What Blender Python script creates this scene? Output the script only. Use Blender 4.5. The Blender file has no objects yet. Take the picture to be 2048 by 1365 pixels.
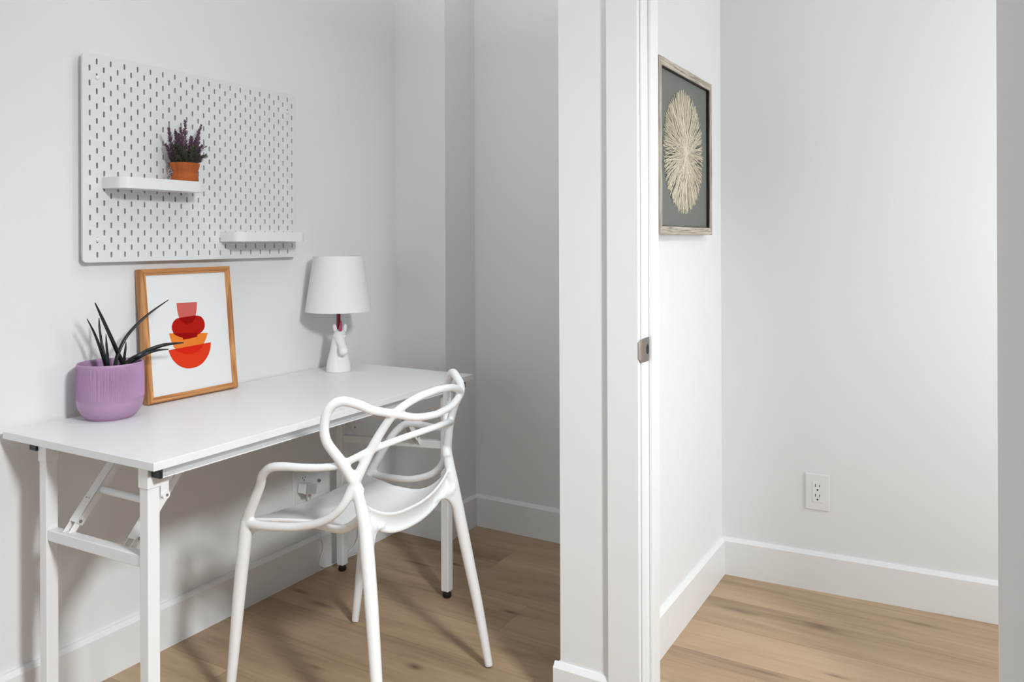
import bpy, bmesh, math, random
from mathutils import Vector, Matrix
from mathutils.kdtree import KDTree
from mathutils.geometry import tessellate_polygon

random.seed(7)
scn = bpy.context.scene
C = scn.collection
PI = math.pi

# ---------------------------------------------------------------- camera
cam_d = bpy.data.cameras.new('camera')
cam = bpy.data.objects.new('camera', cam_d)
C.objects.link(cam)
F_PX, V0, YAW, ROLL = 1579.6, 480.0, math.radians(30.51), -0.0035
cam.location = (2.057, 0.0, 1.193)
# world +y appears YAW to the right of the view direction
fwd = Vector((-math.sin(YAW), math.cos(YAW), 0))
right = Vector((math.cos(YAW), math.sin(YAW), 0))
up = Vector((0, 0, 1))
r2 = right * math.cos(ROLL) + up * math.sin(ROLL)
u2 = up * math.cos(ROLL) - right * math.sin(ROLL)
cam.matrix_world = Matrix.Translation(cam.location) @ Matrix((
    (r2.x, u2.x, -fwd.x), (r2.y, u2.y, -fwd.y), (r2.z, u2.z, -fwd.z))).to_4x4()
cam_d.sensor_width = 36
cam_d.lens = 36 * F_PX / 2048
cam_d.shift_y = -(682.5 - V0) / 2048
cam_d.clip_start = 0.02
scn.camera = cam

# ---------------------------------------------------------------- world, exposure, lights
w = bpy.data.worlds.new('world'); scn.world = w; w.use_nodes = True
w.node_tree.nodes['Background'].inputs[0].default_value = (0.9, 0.95, 1, 1)
w.node_tree.nodes['Background'].inputs[1].default_value = 0.6
scn.view_settings.view_transform = 'Standard'
scn.view_settings.look = 'None'
scn.view_settings.gamma = 1
scn.view_settings.exposure = 0.0
scn.view_settings.use_curve_mapping = False


def area(name, loc, target, sx, sy, power, color=(1, 1, 1), shape='RECTANGLE'):
    l = bpy.data.lights.new(name, 'AREA'); l.energy = power; l.color = color
    l.shape = shape; l.size = sx; l.size_y = sy
    o = bpy.data.objects.new(name, l); C.objects.link(o); o.location = loc
    o.rotation_euler = (Vector(target) - Vector(loc)).to_track_quat('-Z', 'Y').to_euler()
    return o


COOL = (0.94, 0.98, 1.0)
FILL_TINT = (0.86, 0.94, 1.0)  # cool tint of the added fill
KEY = area('hall_ceiling_lamp', (2.95, 0.56, 2.22), (0.0, 1.35, -0.55), 0.36, 0.36, 18.3, COOL, shape='DISK')
KEY.data.spread = math.radians(85)
FILL = area('added_back_fill', (1.2, -2.25, 1.3), (1.2, 0, 0.9), 1.9, 1.5, 21, FILL_TINT)  # added soft front fill from behind the camera, not a real window
ROOM = area('side_room_window_light', (3.35, 2.25, 1.25), (1.75, 2.9, 1.25), 0.7, 1.3, 19, COOL)
TOPL = area('added_ceiling_bounce', (0.95, 1.55, 2.05), (0.95, 1.6, 3.0), 0.6, 0.8, 11, COOL)  # added bounce off the ceiling to lift the upper alcove, not a real fixture


# ---------------------------------------------------------------- materials
def mat(name, col, rough=0.5, metal=0.0, bump=0.0, bscale=200, var=0.0, vscale=6, spec=0.5, emit=None):
    m = bpy.data.materials.new(name); m.use_nodes = True
    nt = m.node_tree; b = nt.nodes['Principled BSDF']
    b.inputs['Base Color'].default_value = (*col, 1)
    b.inputs['Roughness'].default_value = rough
    b.inputs['Metallic'].default_value = metal
    b.inputs['Specular IOR Level'].default_value = spec
    tc = nt.nodes.new('ShaderNodeTexCoord')
    if var:
        n = nt.nodes.new('ShaderNodeTexNoise'); n.inputs['Scale'].default_value = vscale
        nt.links.new(tc.outputs['Object'], n.inputs['Vector'])
        mx = nt.nodes.new('ShaderNodeMix'); mx.data_type = 'RGBA'
        mx.inputs[6].default_value = (*[c * (1 - var) for c in col], 1)
        mx.inputs[7].default_value = (*[min(1, c * (1 + var)) for c in col], 1)
        nt.links.new(n.outputs['Fac'], mx.inputs[0])
        nt.links.new(mx.outputs[2], b.inputs['Base Color'])
    if bump:
        n = nt.nodes.new('ShaderNodeTexNoise'); n.inputs['Scale'].default_value = bscale
        nt.links.new(tc.outputs['Object'], n.inputs['Vector'])
        bp_ = nt.nodes.new('ShaderNodeBump'); bp_.inputs['Strength'].default_value = bump
        bp_.inputs['Distance'].default_value = 0.001
        nt.links.new(n.outputs['Fac'], bp_.inputs['Height'])
        nt.links.new(bp_.outputs[0], b.inputs['Normal'])
    return m


def lin(r, g, b):
    f = lambda c: (c / 255 / 12.92) if c / 255 <= 0.04045 else ((c / 255 + 0.055) / 1.055) ** 2.4
    return (f(r), f(g), f(b))


M = {}
M['wall'] = mat('wall_paint', (0.80, 0.80, 0.80), 0.65, bump=0.06, bscale=350, var=0.006, vscale=2)
M['ceiling'] = mat('ceiling_paint', (0.84, 0.84, 0.84), 0.8, var=0.01)
M['trim'] = mat('trim_paint', (0.82, 0.82, 0.82), 0.35, var=0.006, vscale=3)
M['desk_top'] = mat('white_laminate', (0.80, 0.80, 0.80), 0.38, bump=0.05, bscale=900, var=0.008)
M['white_metal'] = mat('white_powder_coat', (0.82, 0.82, 0.82), 0.38, bump=0.05, bscale=700)
M['chair'] = mat('white_moulded_plastic', (0.86, 0.86, 0.86), 0.30, bump=0.05, bscale=500)
M['peg'] = mat('white_board', (0.76, 0.76, 0.76), 0.5, var=0.01)
M['plastic'] = mat('white_plastic', (0.80, 0.80, 0.80), 0.3)
M['black'] = mat('black_plastic', (0.008, 0.008, 0.009), 0.4)
M['dark'] = mat('dark_slot', (0.01, 0.01, 0.01), 0.7)
M['screw'] = mat('screw_steel', (0.35, 0.35, 0.35), 0.35, metal=0.9)
M['ceramic'] = mat('glazed_white_ceramic', (0.85, 0.85, 0.85), 0.10, var=0.01)
M['shade'] = mat('lampshade_fabric', (0.80, 0.80, 0.79), 0.8, bump=0.15, bscale=900)
M['red'] = mat('dark_red_enamel', lin(128, 16, 30), 0.3)
M['glitter'] = mat('red_glitter', lin(168, 72, 96), 0.6, bump=0.9, bscale=900, var=0.35, vscale=700)
M['purple'] = mat('lilac_glazed_ceramic', lin(172, 136, 170), 0.36, var=0.04, vscale=12)
M['soil'] = mat('dark_soil', (0.02, 0.015, 0.012), 0.95, bump=1.0, bscale=120)
M['leaf_dark'] = mat('dark_green_leaf', (0.006, 0.009, 0.007), 0.35, var=0.5, vscale=60)
M['sack'] = mat('orange_brown_fabric', lin(172, 88, 36), 0.85, bump=0.4, bscale=260, var=0.12, vscale=30)
M['cord_grey'] = mat('grey_tie', (0.35, 0.36, 0.37), 0.6)
M['lav'] = mat('purple_lavender', lin(104, 76, 98), 0.8, var=0.5, vscale=140)
M['lavg'] = mat('dark_olive_foliage', lin(70, 68, 55), 0.8, var=0.4, vscale=120)
M['paper'] = mat('white_paper', (0.80, 0.80, 0.80), 0.6, var=0.004)
M['nickel'] = mat('brushed_bronze_nickel', lin(140, 130, 122), 0.34, metal=0.85, var=0.12, vscale=50)
M['backing'] = mat('grey_green_backing', lin(112, 114, 108), 0.75, var=0.03)
M['straw'] = mat('cream_wooden_sticks', lin(222, 214, 192), 0.8, var=0.10, vscale=35)
M['black_liner'] = mat('black_frame_liner', (0.012, 0.011, 0.010), 0.6)
for n_, c_ in dict(pink=(205, 100, 90), redp=(176, 24, 12), darkred=(150, 2, 0), orange=(234, 128, 48),
                   redor=(222, 58, 26), darkor=(216, 36, 14)).items():
    M[n_] = mat('print_' + n_, lin(*c_), 0.8, var=0.02, spec=0.15)
m = bpy.data.materials.new('clear_plastic'); m.use_nodes = True
b = m.node_tree.nodes['Principled BSDF']; b.inputs['Base Color'].default_value = (0.9, 0.92, 0.92, 1)
b.inputs['Roughness'].default_value = 0.06; b.inputs['Transmission Weight'].default_value = 0.75
nn_ = m.node_tree.nodes.new('ShaderNodeTexNoise'); M['clear'] = m


def grain_mat(name, c1, c2, axis, scale=(3, 60, 60), rough=0.45, bump=0.1):
    """wood whose grain runs along the object's local axis"""
    m = bpy.data.materials.new(name); m.use_nodes = True
    nt = m.node_tree; b = nt.nodes['Principled BSDF']; b.inputs['Roughness'].default_value = rough
    tc = nt.nodes.new('ShaderNodeTexCoord'); mp = nt.nodes.new('ShaderNodeMapping')
    s = [scale[1]] * 3; s[axis] = scale[0]
    mp.inputs['Scale'].default_value = s
    n = nt.nodes.new('ShaderNodeTexNoise'); n.inputs['Scale'].default_value = 1
    n.inputs['Detail'].default_value = 6; n.inputs['Distortion'].default_value = 0.8
    cr = nt.nodes.new('ShaderNodeValToRGB')
    cr.color_ramp.elements[0].position = 0.35; cr.color_ramp.elements[0].color = (*c1, 1)
    cr.color_ramp.elements[1].position = 0.65; cr.color_ramp.elements[1].color = (*c2, 1)
    nt.links.new(tc.outputs['Object'], mp.inputs['Vector']); nt.links.new(mp.outputs[0], n.inputs['Vector'])
    nt.links.new(n.outputs['Fac'], cr.inputs[0]); nt.links.new(cr.outputs[0], b.inputs['Base Color'])
    bu = nt.nodes.new('ShaderNodeBump'); bu.inputs['Strength'].default_value = bump
    bu.inputs['Distance'].default_value = 0.0006
    nt.links.new(n.outputs['Fac'], bu.inputs['Height']); nt.links.new(bu.outputs[0], b.inputs['Normal'])
    return m


M['oak_y'] = grain_mat('honey_oak_horizontal', lin(168, 108, 60), lin(214, 156, 98), 1)
M['oak_z'] = grain_mat('honey_oak_vertical', lin(168, 108, 60), lin(214, 156, 98), 2)
M['grey_y'] = grain_mat('weathered_wood_horizontal', lin(128, 118, 104), lin(206, 198, 184), 1, (8, 260, 0), 0.8, 0.4)
M['grey_z'] = grain_mat('weathered_wood_vertical', lin(128, 118, 104), lin(206, 198, 184), 2, (8, 260, 0), 0.8, 0.4)


def floor_mat():
    m = bpy.data.materials.new('oak_plank_floor'); m.use_nodes = True
    nt = m.node_tree; N = nt.nodes; Lk = nt.links.new
    b = N['Principled BSDF']

    def math_(op, a, b_=None, c=None):
        n = N.new('ShaderNodeMath'); n.operation = op
        for i, v in enumerate((a, b_, c)):
            if v is None: continue
            if isinstance(v, (int, float)): n.inputs[i].default_value = v
            else: Lk(v, n.inputs[i])
        return n.outputs[0]
    tc = N.new('ShaderNodeTexCoord'); sp = N.new('ShaderNodeSeparateXYZ'); Lk(tc.outputs['Object'], sp.inputs[0])
    X, Y = sp.outputs[0], sp.outputs[1]
    PW, PL = 0.1876, 1.9
    yr = math_('DIVIDE', math_('SUBTRACT', Y, 2.4253), PW)
    row = math_('FLOOR', yr); fy = math_('SUBTRACT', yr, row)
    off = math_('MULTIPLY', math_('FRACT', math_('MULTIPLY', row, math_('ADD', math_('MULTIPLY', row, 0.19), 0.45))), PL)
    xr = math_('DIVIDE', math_('ADD', math_('SUBTRACT', X, 0.527), off), PL)
    col = math_('FLOOR', xr); fx = math_('SUBTRACT', xr, col)
    cmb = N.new('ShaderNodeCombineXYZ'); Lk(row, cmb.inputs[0]); Lk(col, cmb.inputs[1])
    wn = N.new('ShaderNodeTexWhiteNoise'); wn.noise_dimensions = '3D'; Lk(cmb.outputs[0], wn.inputs['Vector'])
    # gaps
    ey = math_('MINIMUM', fy, math_('SUBTRACT', 1.0, fy)); ex = math_('MINIMUM', fx, math_('SUBTRACT', 1.0, fx))
    gy = math_('LESS_THAN', math_('MULTIPLY', ey, PW), 0.0008); gx = math_('LESS_THAN', math_('MULTIPLY', ex, PL), 0.0008)
    gap = math_('MAXIMUM', gy, gx)
    # grain, shifted per plank
    sh = math_('MULTIPLY', wn.outputs['Value'], 17.0)
    v1 = N.new('ShaderNodeCombineXYZ')
    Lk(math_('ADD', math_('MULTIPLY', X, 2.2), sh), v1.inputs[0]); Lk(math_('MULTIPLY', Y, 48.0), v1.inputs[1]); Lk(sh, v1.inputs[2])
    n1 = N.new('ShaderNodeTexNoise'); n1.inputs['Scale'].default_value = 1; n1.inputs['Detail'].default_value = 7
    n1.inputs['Distortion'].default_value = 1.4; n1.inputs['Roughness'].default_value = 0.6; Lk(v1.outputs[0], n1.inputs['Vector'])
    v2 = N.new('ShaderNodeCombineXYZ')
    Lk(math_('ADD', math_('MULTIPLY', X, 1.3), sh), v2.inputs[0]); Lk(math_('MULTIPLY', Y, 7.0), v2.inputs[1]); Lk(sh, v2.inputs[2])
    n2 = N.new('ShaderNodeTexNoise'); n2.inputs['Scale'].default_value = 1; n2.inputs['Detail'].default_value = 5
    n2.inputs['Distortion'].default_value = 0.8; Lk(v2.outputs[0], n2.inputs['Vector'])
    g = math_('ADD', math_('MULTIPLY', n1.outputs['Fac'], 0.36), math_('MULTIPLY', n2.outputs['Fac'], 0.64))
    cr = N.new('ShaderNodeValToRGB'); e = cr.color_ramp.elements
    e[0].position = 0.28; e[0].color = (*lin(140, 114, 88), 1)
    e[1].position = 0.68; e[1].color = (*lin(190, 163, 133), 1)
    k = e.new(0.46); k.color = (*lin(172, 144, 114), 1)
    Lk(g, cr.inputs[0])
    hs = N.new('ShaderNodeHueSaturation'); Lk(cr.outputs[0], hs.inputs['Color'])
    Lk(math_('ADD', 0.86, math_('MULTIPLY', wn.outputs['Value'], 0.24)), hs.inputs['Value'])
    hs.inputs['Saturation'].default_value = 0.98
    # knots: dark elongated spots at fixed places on the boards
    total = None
    knots = [(0.203, 1.909, .045, .010, .6), (0.70, 1.761, .022, .010, .8), (0.764, 2.174, .028, .009, .8),
             (1.397, 2.553, .085, .014, .55), (1.637, 2.567, .045, .016, .6), (0.071, 1.943, .035, .007, .7),
             (0.387, 2.394, .040, .007, .9), (0.27, 2.33, .05, .006, .7), (1.72, 2.30, .03, .006, .6),
             (0.46, 1.62, .03, .008, .5), (1.55, 2.22, .06, .006, .5), (0.95, 1.55, .04, .01, .5), (1.9, 2.74, .05, .006, .5)]
    for kx, ky, rx, ry, st in knots:
        dx = math_('DIVIDE', math_('SUBTRACT', X, kx), rx)
        dy = math_('DIVIDE', math_('ADD', math_('SUBTRACT', Y, ky), math_('MULTIPLY', math_('SUBTRACT', n1.outputs['Fac'], 0.5), 0.03)), ry)
        d = math_('ADD', math_('MULTIPLY', dx, dx), math_('MULTIPLY', dy, dy))
        f = math_('MULTIPLY', math_('POWER', 2.718, math_('MULTIPLY', d, -0.9)), st)
        total = f if total is None else math_('MAXIMUM', total, f)
    mx = N.new('ShaderNodeMix'); mx.data_type = 'RGBA'; Lk(total, mx.inputs[0]); Lk(hs.outputs[0], mx.inputs[6])
    mx.inputs[7].default_value = (*lin(74, 52, 38), 1)
    mg = N.new('ShaderNodeMix'); mg.data_type = 'RGBA'; Lk(math_('MULTIPLY', gap, 0.45), mg.inputs[0]); Lk(mx.outputs[2], mg.inputs[6])
    mg.inputs[7].default_value = (*lin(70, 52, 40), 1)
    Lk(mg.outputs[2], b.inputs['Base Color'])
    b.inputs['Roughness'].default_value = 0.5
    bu = N.new('ShaderNodeBump'); bu.inputs['Strength'].default_value = 0.12; bu.inputs['Distance'].default_value = 0.001
    Lk(math_('SUBTRACT', g, gap), bu.inputs['Height']); Lk(bu.outputs[0], b.inputs['Normal'])
    return m


M['floor'] = floor_mat()


# ---------------------------------------------------------------- mesh helpers
def add_box(bm, x0, x1, y0, y1, z0, z1, bevel=0.0, seg=2, mtx=None):
    vs = [bm.verts.new((x, y, z)) for x in (x0, x1) for y in (y0, y1) for z in (z0, z1)]
    fs = [(0, 1, 3, 2), (4, 6, 7, 5), (0, 4, 5, 1), (2, 3, 7, 6), (0, 2, 6, 4), (1, 5, 7, 3)]
    faces = [bm.faces.new([vs[i] for i in f]) for f in fs]
    geo = vs
    if bevel:
        es = list({e for f in faces for e in f.edges})
        r = bmesh.ops.bevel(bm, geom=es, offset=bevel, segments=seg, affect='EDGES', profile=0.5)
        geo = list({v for f in r['faces'] for v in f.verts} | {v for v in vs if v.is_valid})
    if mtx is not None:
        bmesh.ops.transform(bm, matrix=mtx, verts=[v for v in geo if v.is_valid])
    return geo


def frames(pts):
    n = len(pts); T = []
    for i in range(n):
        a = pts[max(0, i - 1)]; b_ = pts[min(n - 1, i + 1)]
        T.append((b_ - a).normalized())
    ref = Vector((0, 0, 1)) if abs(T[0].z) < 0.9 else Vector((1, 0, 0))
    nrm = (ref - T[0] * ref.dot(T[0])).normalized(); out = []
    for t in T:
        nrm = (nrm - t * nrm.dot(t)).normalized()
        out.append((nrm.copy(), t.cross(nrm)))
    return out


def add_tube(bm, pts, radii, seg=12, cap=True, flat=1.0):
    pts = [Vector(p) for p in pts]
    if not hasattr(radii, '__len__'): radii = [radii] * len(pts)
    fr = frames(pts); rings = []
    for p, r, (a, b_) in zip(pts, radii, fr):
        rings.append([bm.verts.new(p + a * (r * math.cos(2 * PI * k / seg)) + b_ * (r * flat * math.sin(2 * PI * k / seg))) for k in range(seg)])
    for i in range(len(rings) - 1):
        for k in range(seg):
            bm.faces.new((rings[i][k], rings[i][(k + 1) % seg], rings[i + 1][(k + 1) % seg], rings[i + 1][k]))
    if cap:
        bm.faces.new(list(reversed(rings[0]))); bm.faces.new(rings[-1])
    return rings


def smooth_path(ctrl, rad=None, n=8):
    """Catmull-Rom through control points (and radii)"""
    P = [Vector(c) for c in ctrl]; R = list(rad) if rad is not None and hasattr(rad, '__len__') else [rad or 0] * len(P)
    out, ro = [], []
    for i in range(len(P) - 1):
        p0, p1, p2, p3 = P[max(0, i - 1)], P[i], P[i + 1], P[min(len(P) - 1, i + 2)]
        for k in range(n):
            t = k / n
            out.append(0.5 * ((2 * p1) + (p2 - p0) * t + (2 * p0 - 5 * p1 + 4 * p2 - p3) * t * t + (3 * p1 - p0 - 3 * p2 + p3) * t ** 3))
            ro.append(R[i] * (1 - t) + R[i + 1] * t)
    out.append(P[-1]); ro.append(R[-1])
    return out, ro


def add_lathe(bm, prof, cx, cy, seg=48, z0=0.0, rfun=None):
    rings = []
    for (r, z) in prof:
        ring = []
        for k in range(seg):
            a = 2 * PI * k / seg
            rr = r if rfun is None else rfun(r, z, k)
            ring.append(bm.verts.new((cx + rr * math.cos(a), cy + rr * math.sin(a), z0 + z)))
        rings.append(ring)
    for i in range(len(rings) - 1):
        for k in range(seg):
            bm.faces.new((rings[i][k], rings[i][(k + 1) % seg], rings[i + 1][(k + 1) % seg], rings[i + 1][k]))
    return rings


def add_cyl(bm, p0, p1, r, seg=20):
    add_tube(bm, [p0, p1], r, seg)


def add_ellipsoid(bm, c, rad, rot=None, seg=20):
    mt = Matrix.Translation(c) @ (rot.to_4x4() if rot is not None else Matrix.Identity(4)) @ Matrix.Diagonal((*rad, 1))
    bmesh.ops.create_uvsphere(bm, u_segments=seg, v_segments=seg // 2 + 2, radius=1, matrix=mt)


def add_poly(bm, pts, mi=0):
    vs = [bm.verts.new(p) for p in pts]
    for t in tessellate_polygon([[Vector(p) for p in pts]]):
        f = bm.faces.new([vs[i] for i in t]); f.material_index = mi


def obj(name, bm, m, parent=None, smooth=False, angle=35):
    me = bpy.data.meshes.new(name)
    bmesh.ops.recalc_face_normals(bm, faces=bm.faces)
    bm.to_mesh(me); bm.free()
    for mm in (m if isinstance(m, (list, tuple)) else [m]): me.materials.append(mm)
    if smooth:
        me.polygons.foreach_set('use_smooth', [True] * len(me.polygons))
        if angle < 180: me.set_sharp_from_angle(angle=math.radians(angle))
    o = bpy.data.objects.new(name, me); C.objects.link(o)
    if parent:
        o.parent = parent
        if parent.type == 'EMPTY': o.matrix_parent_inverse = Matrix.Translation(parent.location).inverted()
    return o


def tag(o, label, cat, group=None):
    o['label'] = label; o['category'] = cat
    if group: o['group'] = group
    return o


def thing(name, label, cat, loc=(0, 0, 0), group=None):
    o = bpy.data.objects.new(name, None); C.objects.link(o); o.location = loc
    o.empty_display_size = 0.05
    return tag(o, label, cat, group)


def struct(name, bm, m, smooth=False):
    o = obj(name, bm, m, None, smooth); o['kind'] = 'structure'; return o


def B():
    return bmesh.new()


def box_struct(name, *dims, m='wall', bevel=0):
    bm = B(); add_box(bm, *dims, bevel=bevel); return struct(name, bm, M[m])


# ---------------------------------------------------------------- the room
H = 2.5
box_struct('floor', -0.12, 4.5, -2.5, 3.3, -0.05, 0.0, m='floor')
box_struct('ceiling', -0.12, 4.5, -2.5, 3.3, H, H + 0.06, m='ceiling')
box_struct('wall_left', -0.12, -0.008, -2.5, 2.56, 0, H)
box_struct('wall_corner_column', -0.12, 0.242, 2.56, 2.79, 0, H)
box_struct('wall_alcove_back', -0.12, 1.15, 2.775, 2.90, 0, H)
# stub + partition, one L-shaped solid
bm = B()
add_box(bm, 1.15, 1.366, 1.772, 1.886, 0, H)
struct('wall_doorway_left', bm, M['wall'])
bm = B(); add_box(bm, 1.15, 1.266, 1.886, 3.0, 0, H); struct('wall_partition', bm, M['wall'])
box_struct('wall_doorway_right', 2.145, 4.5, 1.772, 1.886, 0, H)
box_struct('wall_doorway_header', 1.366, 2.145, 1.772, 1.886, 2.06, H)
# far wall of the side room, not quite square to the partition
bm = B()
p0, p1 = Vector((1.20, 2.811)), Vector((4.5, 3.031))
d = (p1 - p0).normalized(); nrm = Vector((-d.y, d.x)) * 0.12
vs = []
for z in (0, H):
    vs.append([bm.verts.new((q.x, q.y, z)) for q in (p0, p1, p1 + nrm, p0 + nrm)])
bm.faces.new(vs[0][::-1]); bm.faces.new(vs[1])
for i in range(4): bm.faces.new((vs[0][i], vs[0][(i + 1) % 4], vs[1][(i + 1) % 4], vs[1][i]))
struct('wall_side_room_back', bm, M['wall'])
# side room window wall, hall walls
box_struct('wall_side_room_right', 3.5, 3.62, 1.886, 2.962, 0, H)
box_struct('wall_hall_right', 4.38, 4.5, -2.5, 1.772, 0, H)
box_struct('wall_hall_back', -0.008, 4.38, -2.5, -2.38, 0, H)
box_struct('wall_near_right', 2.0632, 4.38, 0.14, 0.34, 0, H)


def baseboard(name, a, b_, h=0.131, t=0.014):
    """a, b: foot of the wall line; the board stands on the left of a->b"""
    a, b_ = Vector(a), Vector(b_); d = (b_ - a).normalized(); n = Vector((-d.y, d.x))
    prof = [(0, 0), (t, 0), (t, h - 0.012), (t - 0.009, h), (0, h)]
    bm = B(); R = []
    for q in (a, b_):
        R.append([bm.verts.new((q.x + n.x * o_, q.y + n.y * o_, z)) for o_, z in prof])
    k = len(prof)
    for i in range(k): bm.faces.new((R[0][i], R[1][i], R[1][(i + 1) % k], R[0][(i + 1) % k]))
    bm.faces.new(R[0]); bm.faces.new(R[1][::-1])
    return struct(name, bm, M['trim'])


T = 0.014
baseboard('baseboard_left', (-0.008, 2.56), (-0.008, -2.38), t=0.018)
baseboard('baseboard_column_front', (0.242 + 0, 2.56), (-0.008, 2.56))
baseboard('baseboard_column_side', (0.242, 2.775), (0.242, 2.56 - T))
baseboard('baseboard_alcove', (1.15, 2.775), (0.242, 2.775))
baseboard('baseboard_partition_alcove_side', (1.15, 1.772), (1.15, 2.775))
baseboard('baseboard_stub', (1.2855, 1.772), (1.136, 1.772))
baseboard('baseboard_partition_room_side', (1.266, 2.805), (1.266, 1.886))
q0 = p0 + d * ((1.266 - p0.x) / d.x)
baseboard('baseboard_side_room_back', tuple(p1), tuple(q0))

# door casing, jamb and stop (left side of the doorway)
def casing(name, x0, x1, y0, y1, z1=2.1):
    bm = B(); add_box(bm, x0, x1, y0, y1, 0.0, z1, bevel=0.002); return struct(name, bm, M['trim'])


casing('trim_1', 1.2855, 1.3665, 1.757, 1.772)       # casing on the hall side
casing('trim_2', 1.366, 1.3715, 1.7725, 1.886, 2.06)     # jamb board
casing('trim_3', 1.3715, 1.3805, 1.8125, 1.855, 2.05)   # door stop
casing('trim_4', 2.135, 2.145, 1.7725, 1.886, 2.06)      # right jamb board
casing('trim_5', 2.14, 2.225, 1.757, 1.772)
bm = B(); add_box(bm, 1.2795, 2.225, 1.757, 1.772, 2.055, 2.14, bevel=0.002); struct('trim_6', bm, M['trim'])
casing('trim_7', 1.2795, 1.36, 1.886, 1.896)

# strike plate with a curved lip on the jamb
t = thing('strike_plate', 'brushed bronze strike plate with curved lip on the white door jamb', 'strike plate', (1.372, 1.82, 0.93))
bm = B()
zc_, hz = 0.929, 0.0285
prof = [(1.3717, 1.8115), (1.3717, 1.790), (1.3717, 1.779), (1.3715, 1.7715), (1.3690, 1.7630), (1.3655, 1.7565)]
prof2 = [(x + 0.0016, y) for x, y in prof]
zs = [hz, hz, hz, hz * 0.97, hz * 0.88, hz * 0.70]
A = []
for (x, y), (x2, y2), h_ in zip(prof, prof2, zs):
    A.append([bm.verts.new((x, y, zc_ - h_)), bm.verts.new((x, y, zc_ + h_)), bm.verts.new((x2, y2 - 0.0006, zc_ + h_)), bm.verts.new((x2, y2 - 0.0006, zc_ - h_))])
for i in range(len(A) - 1):
    for k in range(4): bm.faces.new((A[i][k], A[i][(k + 1) % 4], A[i + 1][(k + 1) % 4], A[i + 1][k]))
bm.faces.new(A[0]); bm.faces.new(A[-1][::-1])
obj('plate', bm, M['nickel'], t, True, 40)
bm = B()
add_tube(bm, [(1.3732, 1.800, zc_), (1.3737, 1.800, zc_)], 0.0080, 24)
for v in bm.verts: v.co.z = zc_ + (v.co.z - zc_) * 1.5
obj('latch_hole', bm, M['dark'], t, True)
for s in (-1, 1):
    bm = B(); add_tube(bm, [(1.3731, 1.800, zc_ + s * 0.021), (1.3740, 1.800, zc_ + s * 0.021)], 0.0032, 16)
    obj('screw', bm, M['screw'], t, True)

# ---------------------------------------------------------------- desk
X0, X1, Y0, Y1, ZT = 0.002, 0.572, 1.030, 2.267, 0.731
t = thing('folding_desk', 'long white folding desk with square metal legs standing against the left wall', 'desk', (0.29, 1.65, 0))
bm = B(); add_box(bm, X0, X1, Y0, Y1, ZT - 0.018, ZT, bevel=0.0012)
obj('tabletop', bm, M['desk_top'], t)


def desk_leg(x, y, foot_r=0.0145, w=0.0145):
    bm = B(); add_box(bm, x - w, x + w, y - w, y + w, 0.022, ZT - 0.0195, bevel=0.0025)
    lg = obj('leg', bm, M['white_metal'], t)
    bm = B(); add_lathe(bm, [(0.001, 0), (0.012, 0), (0.0145, 0.004), (0.0145, 0.014), (0.011, 0.0175), (0.011, 0.0235), (0.001, 0.0235)], x, y, 24)
    obj('foot', bm, M['black'], lg, True)
    bm = B(); g = w + 0.0018
    add_box(bm, x - g, x + g, y - g, y + g, 0.668, ZT - 0.0185, bevel=0.0015)
    br = obj('bracket', bm, M['white_metal'], lg)
    bm = B(); add_cyl(bm, (x + g - 0.001, y, 0.690), (x + g + 0.002, y, 0.690), 0.0055, 16)
    obj('rivet', bm, M['white_metal'], lg, True)
    return lg


LEGS = [(0.524, 1.055), (0.130, 1.068), (0.534, 2.158), (0.083, 2.150)]
for x, y in LEGS: desk_leg(x, y)
# long rails under the top with black end caps
for xr_ in (0.5555, 0.101):
    bm = B(); add_box(bm, xr_ - 0.0135, xr_ - 0.011, 1.052, 2.215, 0.6935, ZT - 0.0183); add_box(bm, xr_ - 0.011, xr_ + 0.013, 1.052, 2.215, 0.6935, 0.6960)
    rl = obj('rail', bm, M['white_metal'], t)
    for ye, s in ((1.046, 1), (2.222, -1)):
        bm = B(); add_box(bm, xr_ - 0.014, xr_ + 0.014, min(ye, ye + s * 0.008), max(ye, ye + s * 0.008), 0.693, ZT - 0.0184, bevel=0.0015)
        obj('end_cap', bm, M['black'], rl)
# crossbars
def crossbar(a, b_, h=0.026, wy=0.024):
    a, b_ = Vector(a), Vector(b_); bm = B()
    L_ = (b_ - a).length; rot = (b_ - a).to_track_quat('X', 'Z').to_matrix().to_4x4()
    add_box(bm, 0, L_, -wy / 2, wy / 2, -h, 0, bevel=0.002, mtx=Matrix.Translation(a) @ rot)
    return obj('crossbar', bm, M['white_metal'], t)


crossbar((0.1445, 1.068, 0.508), (0.510, 1.055, 0.522))
crossbar((0.0965, 2.150, 0.492), (0.5205, 2.158, 0.521))


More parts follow.
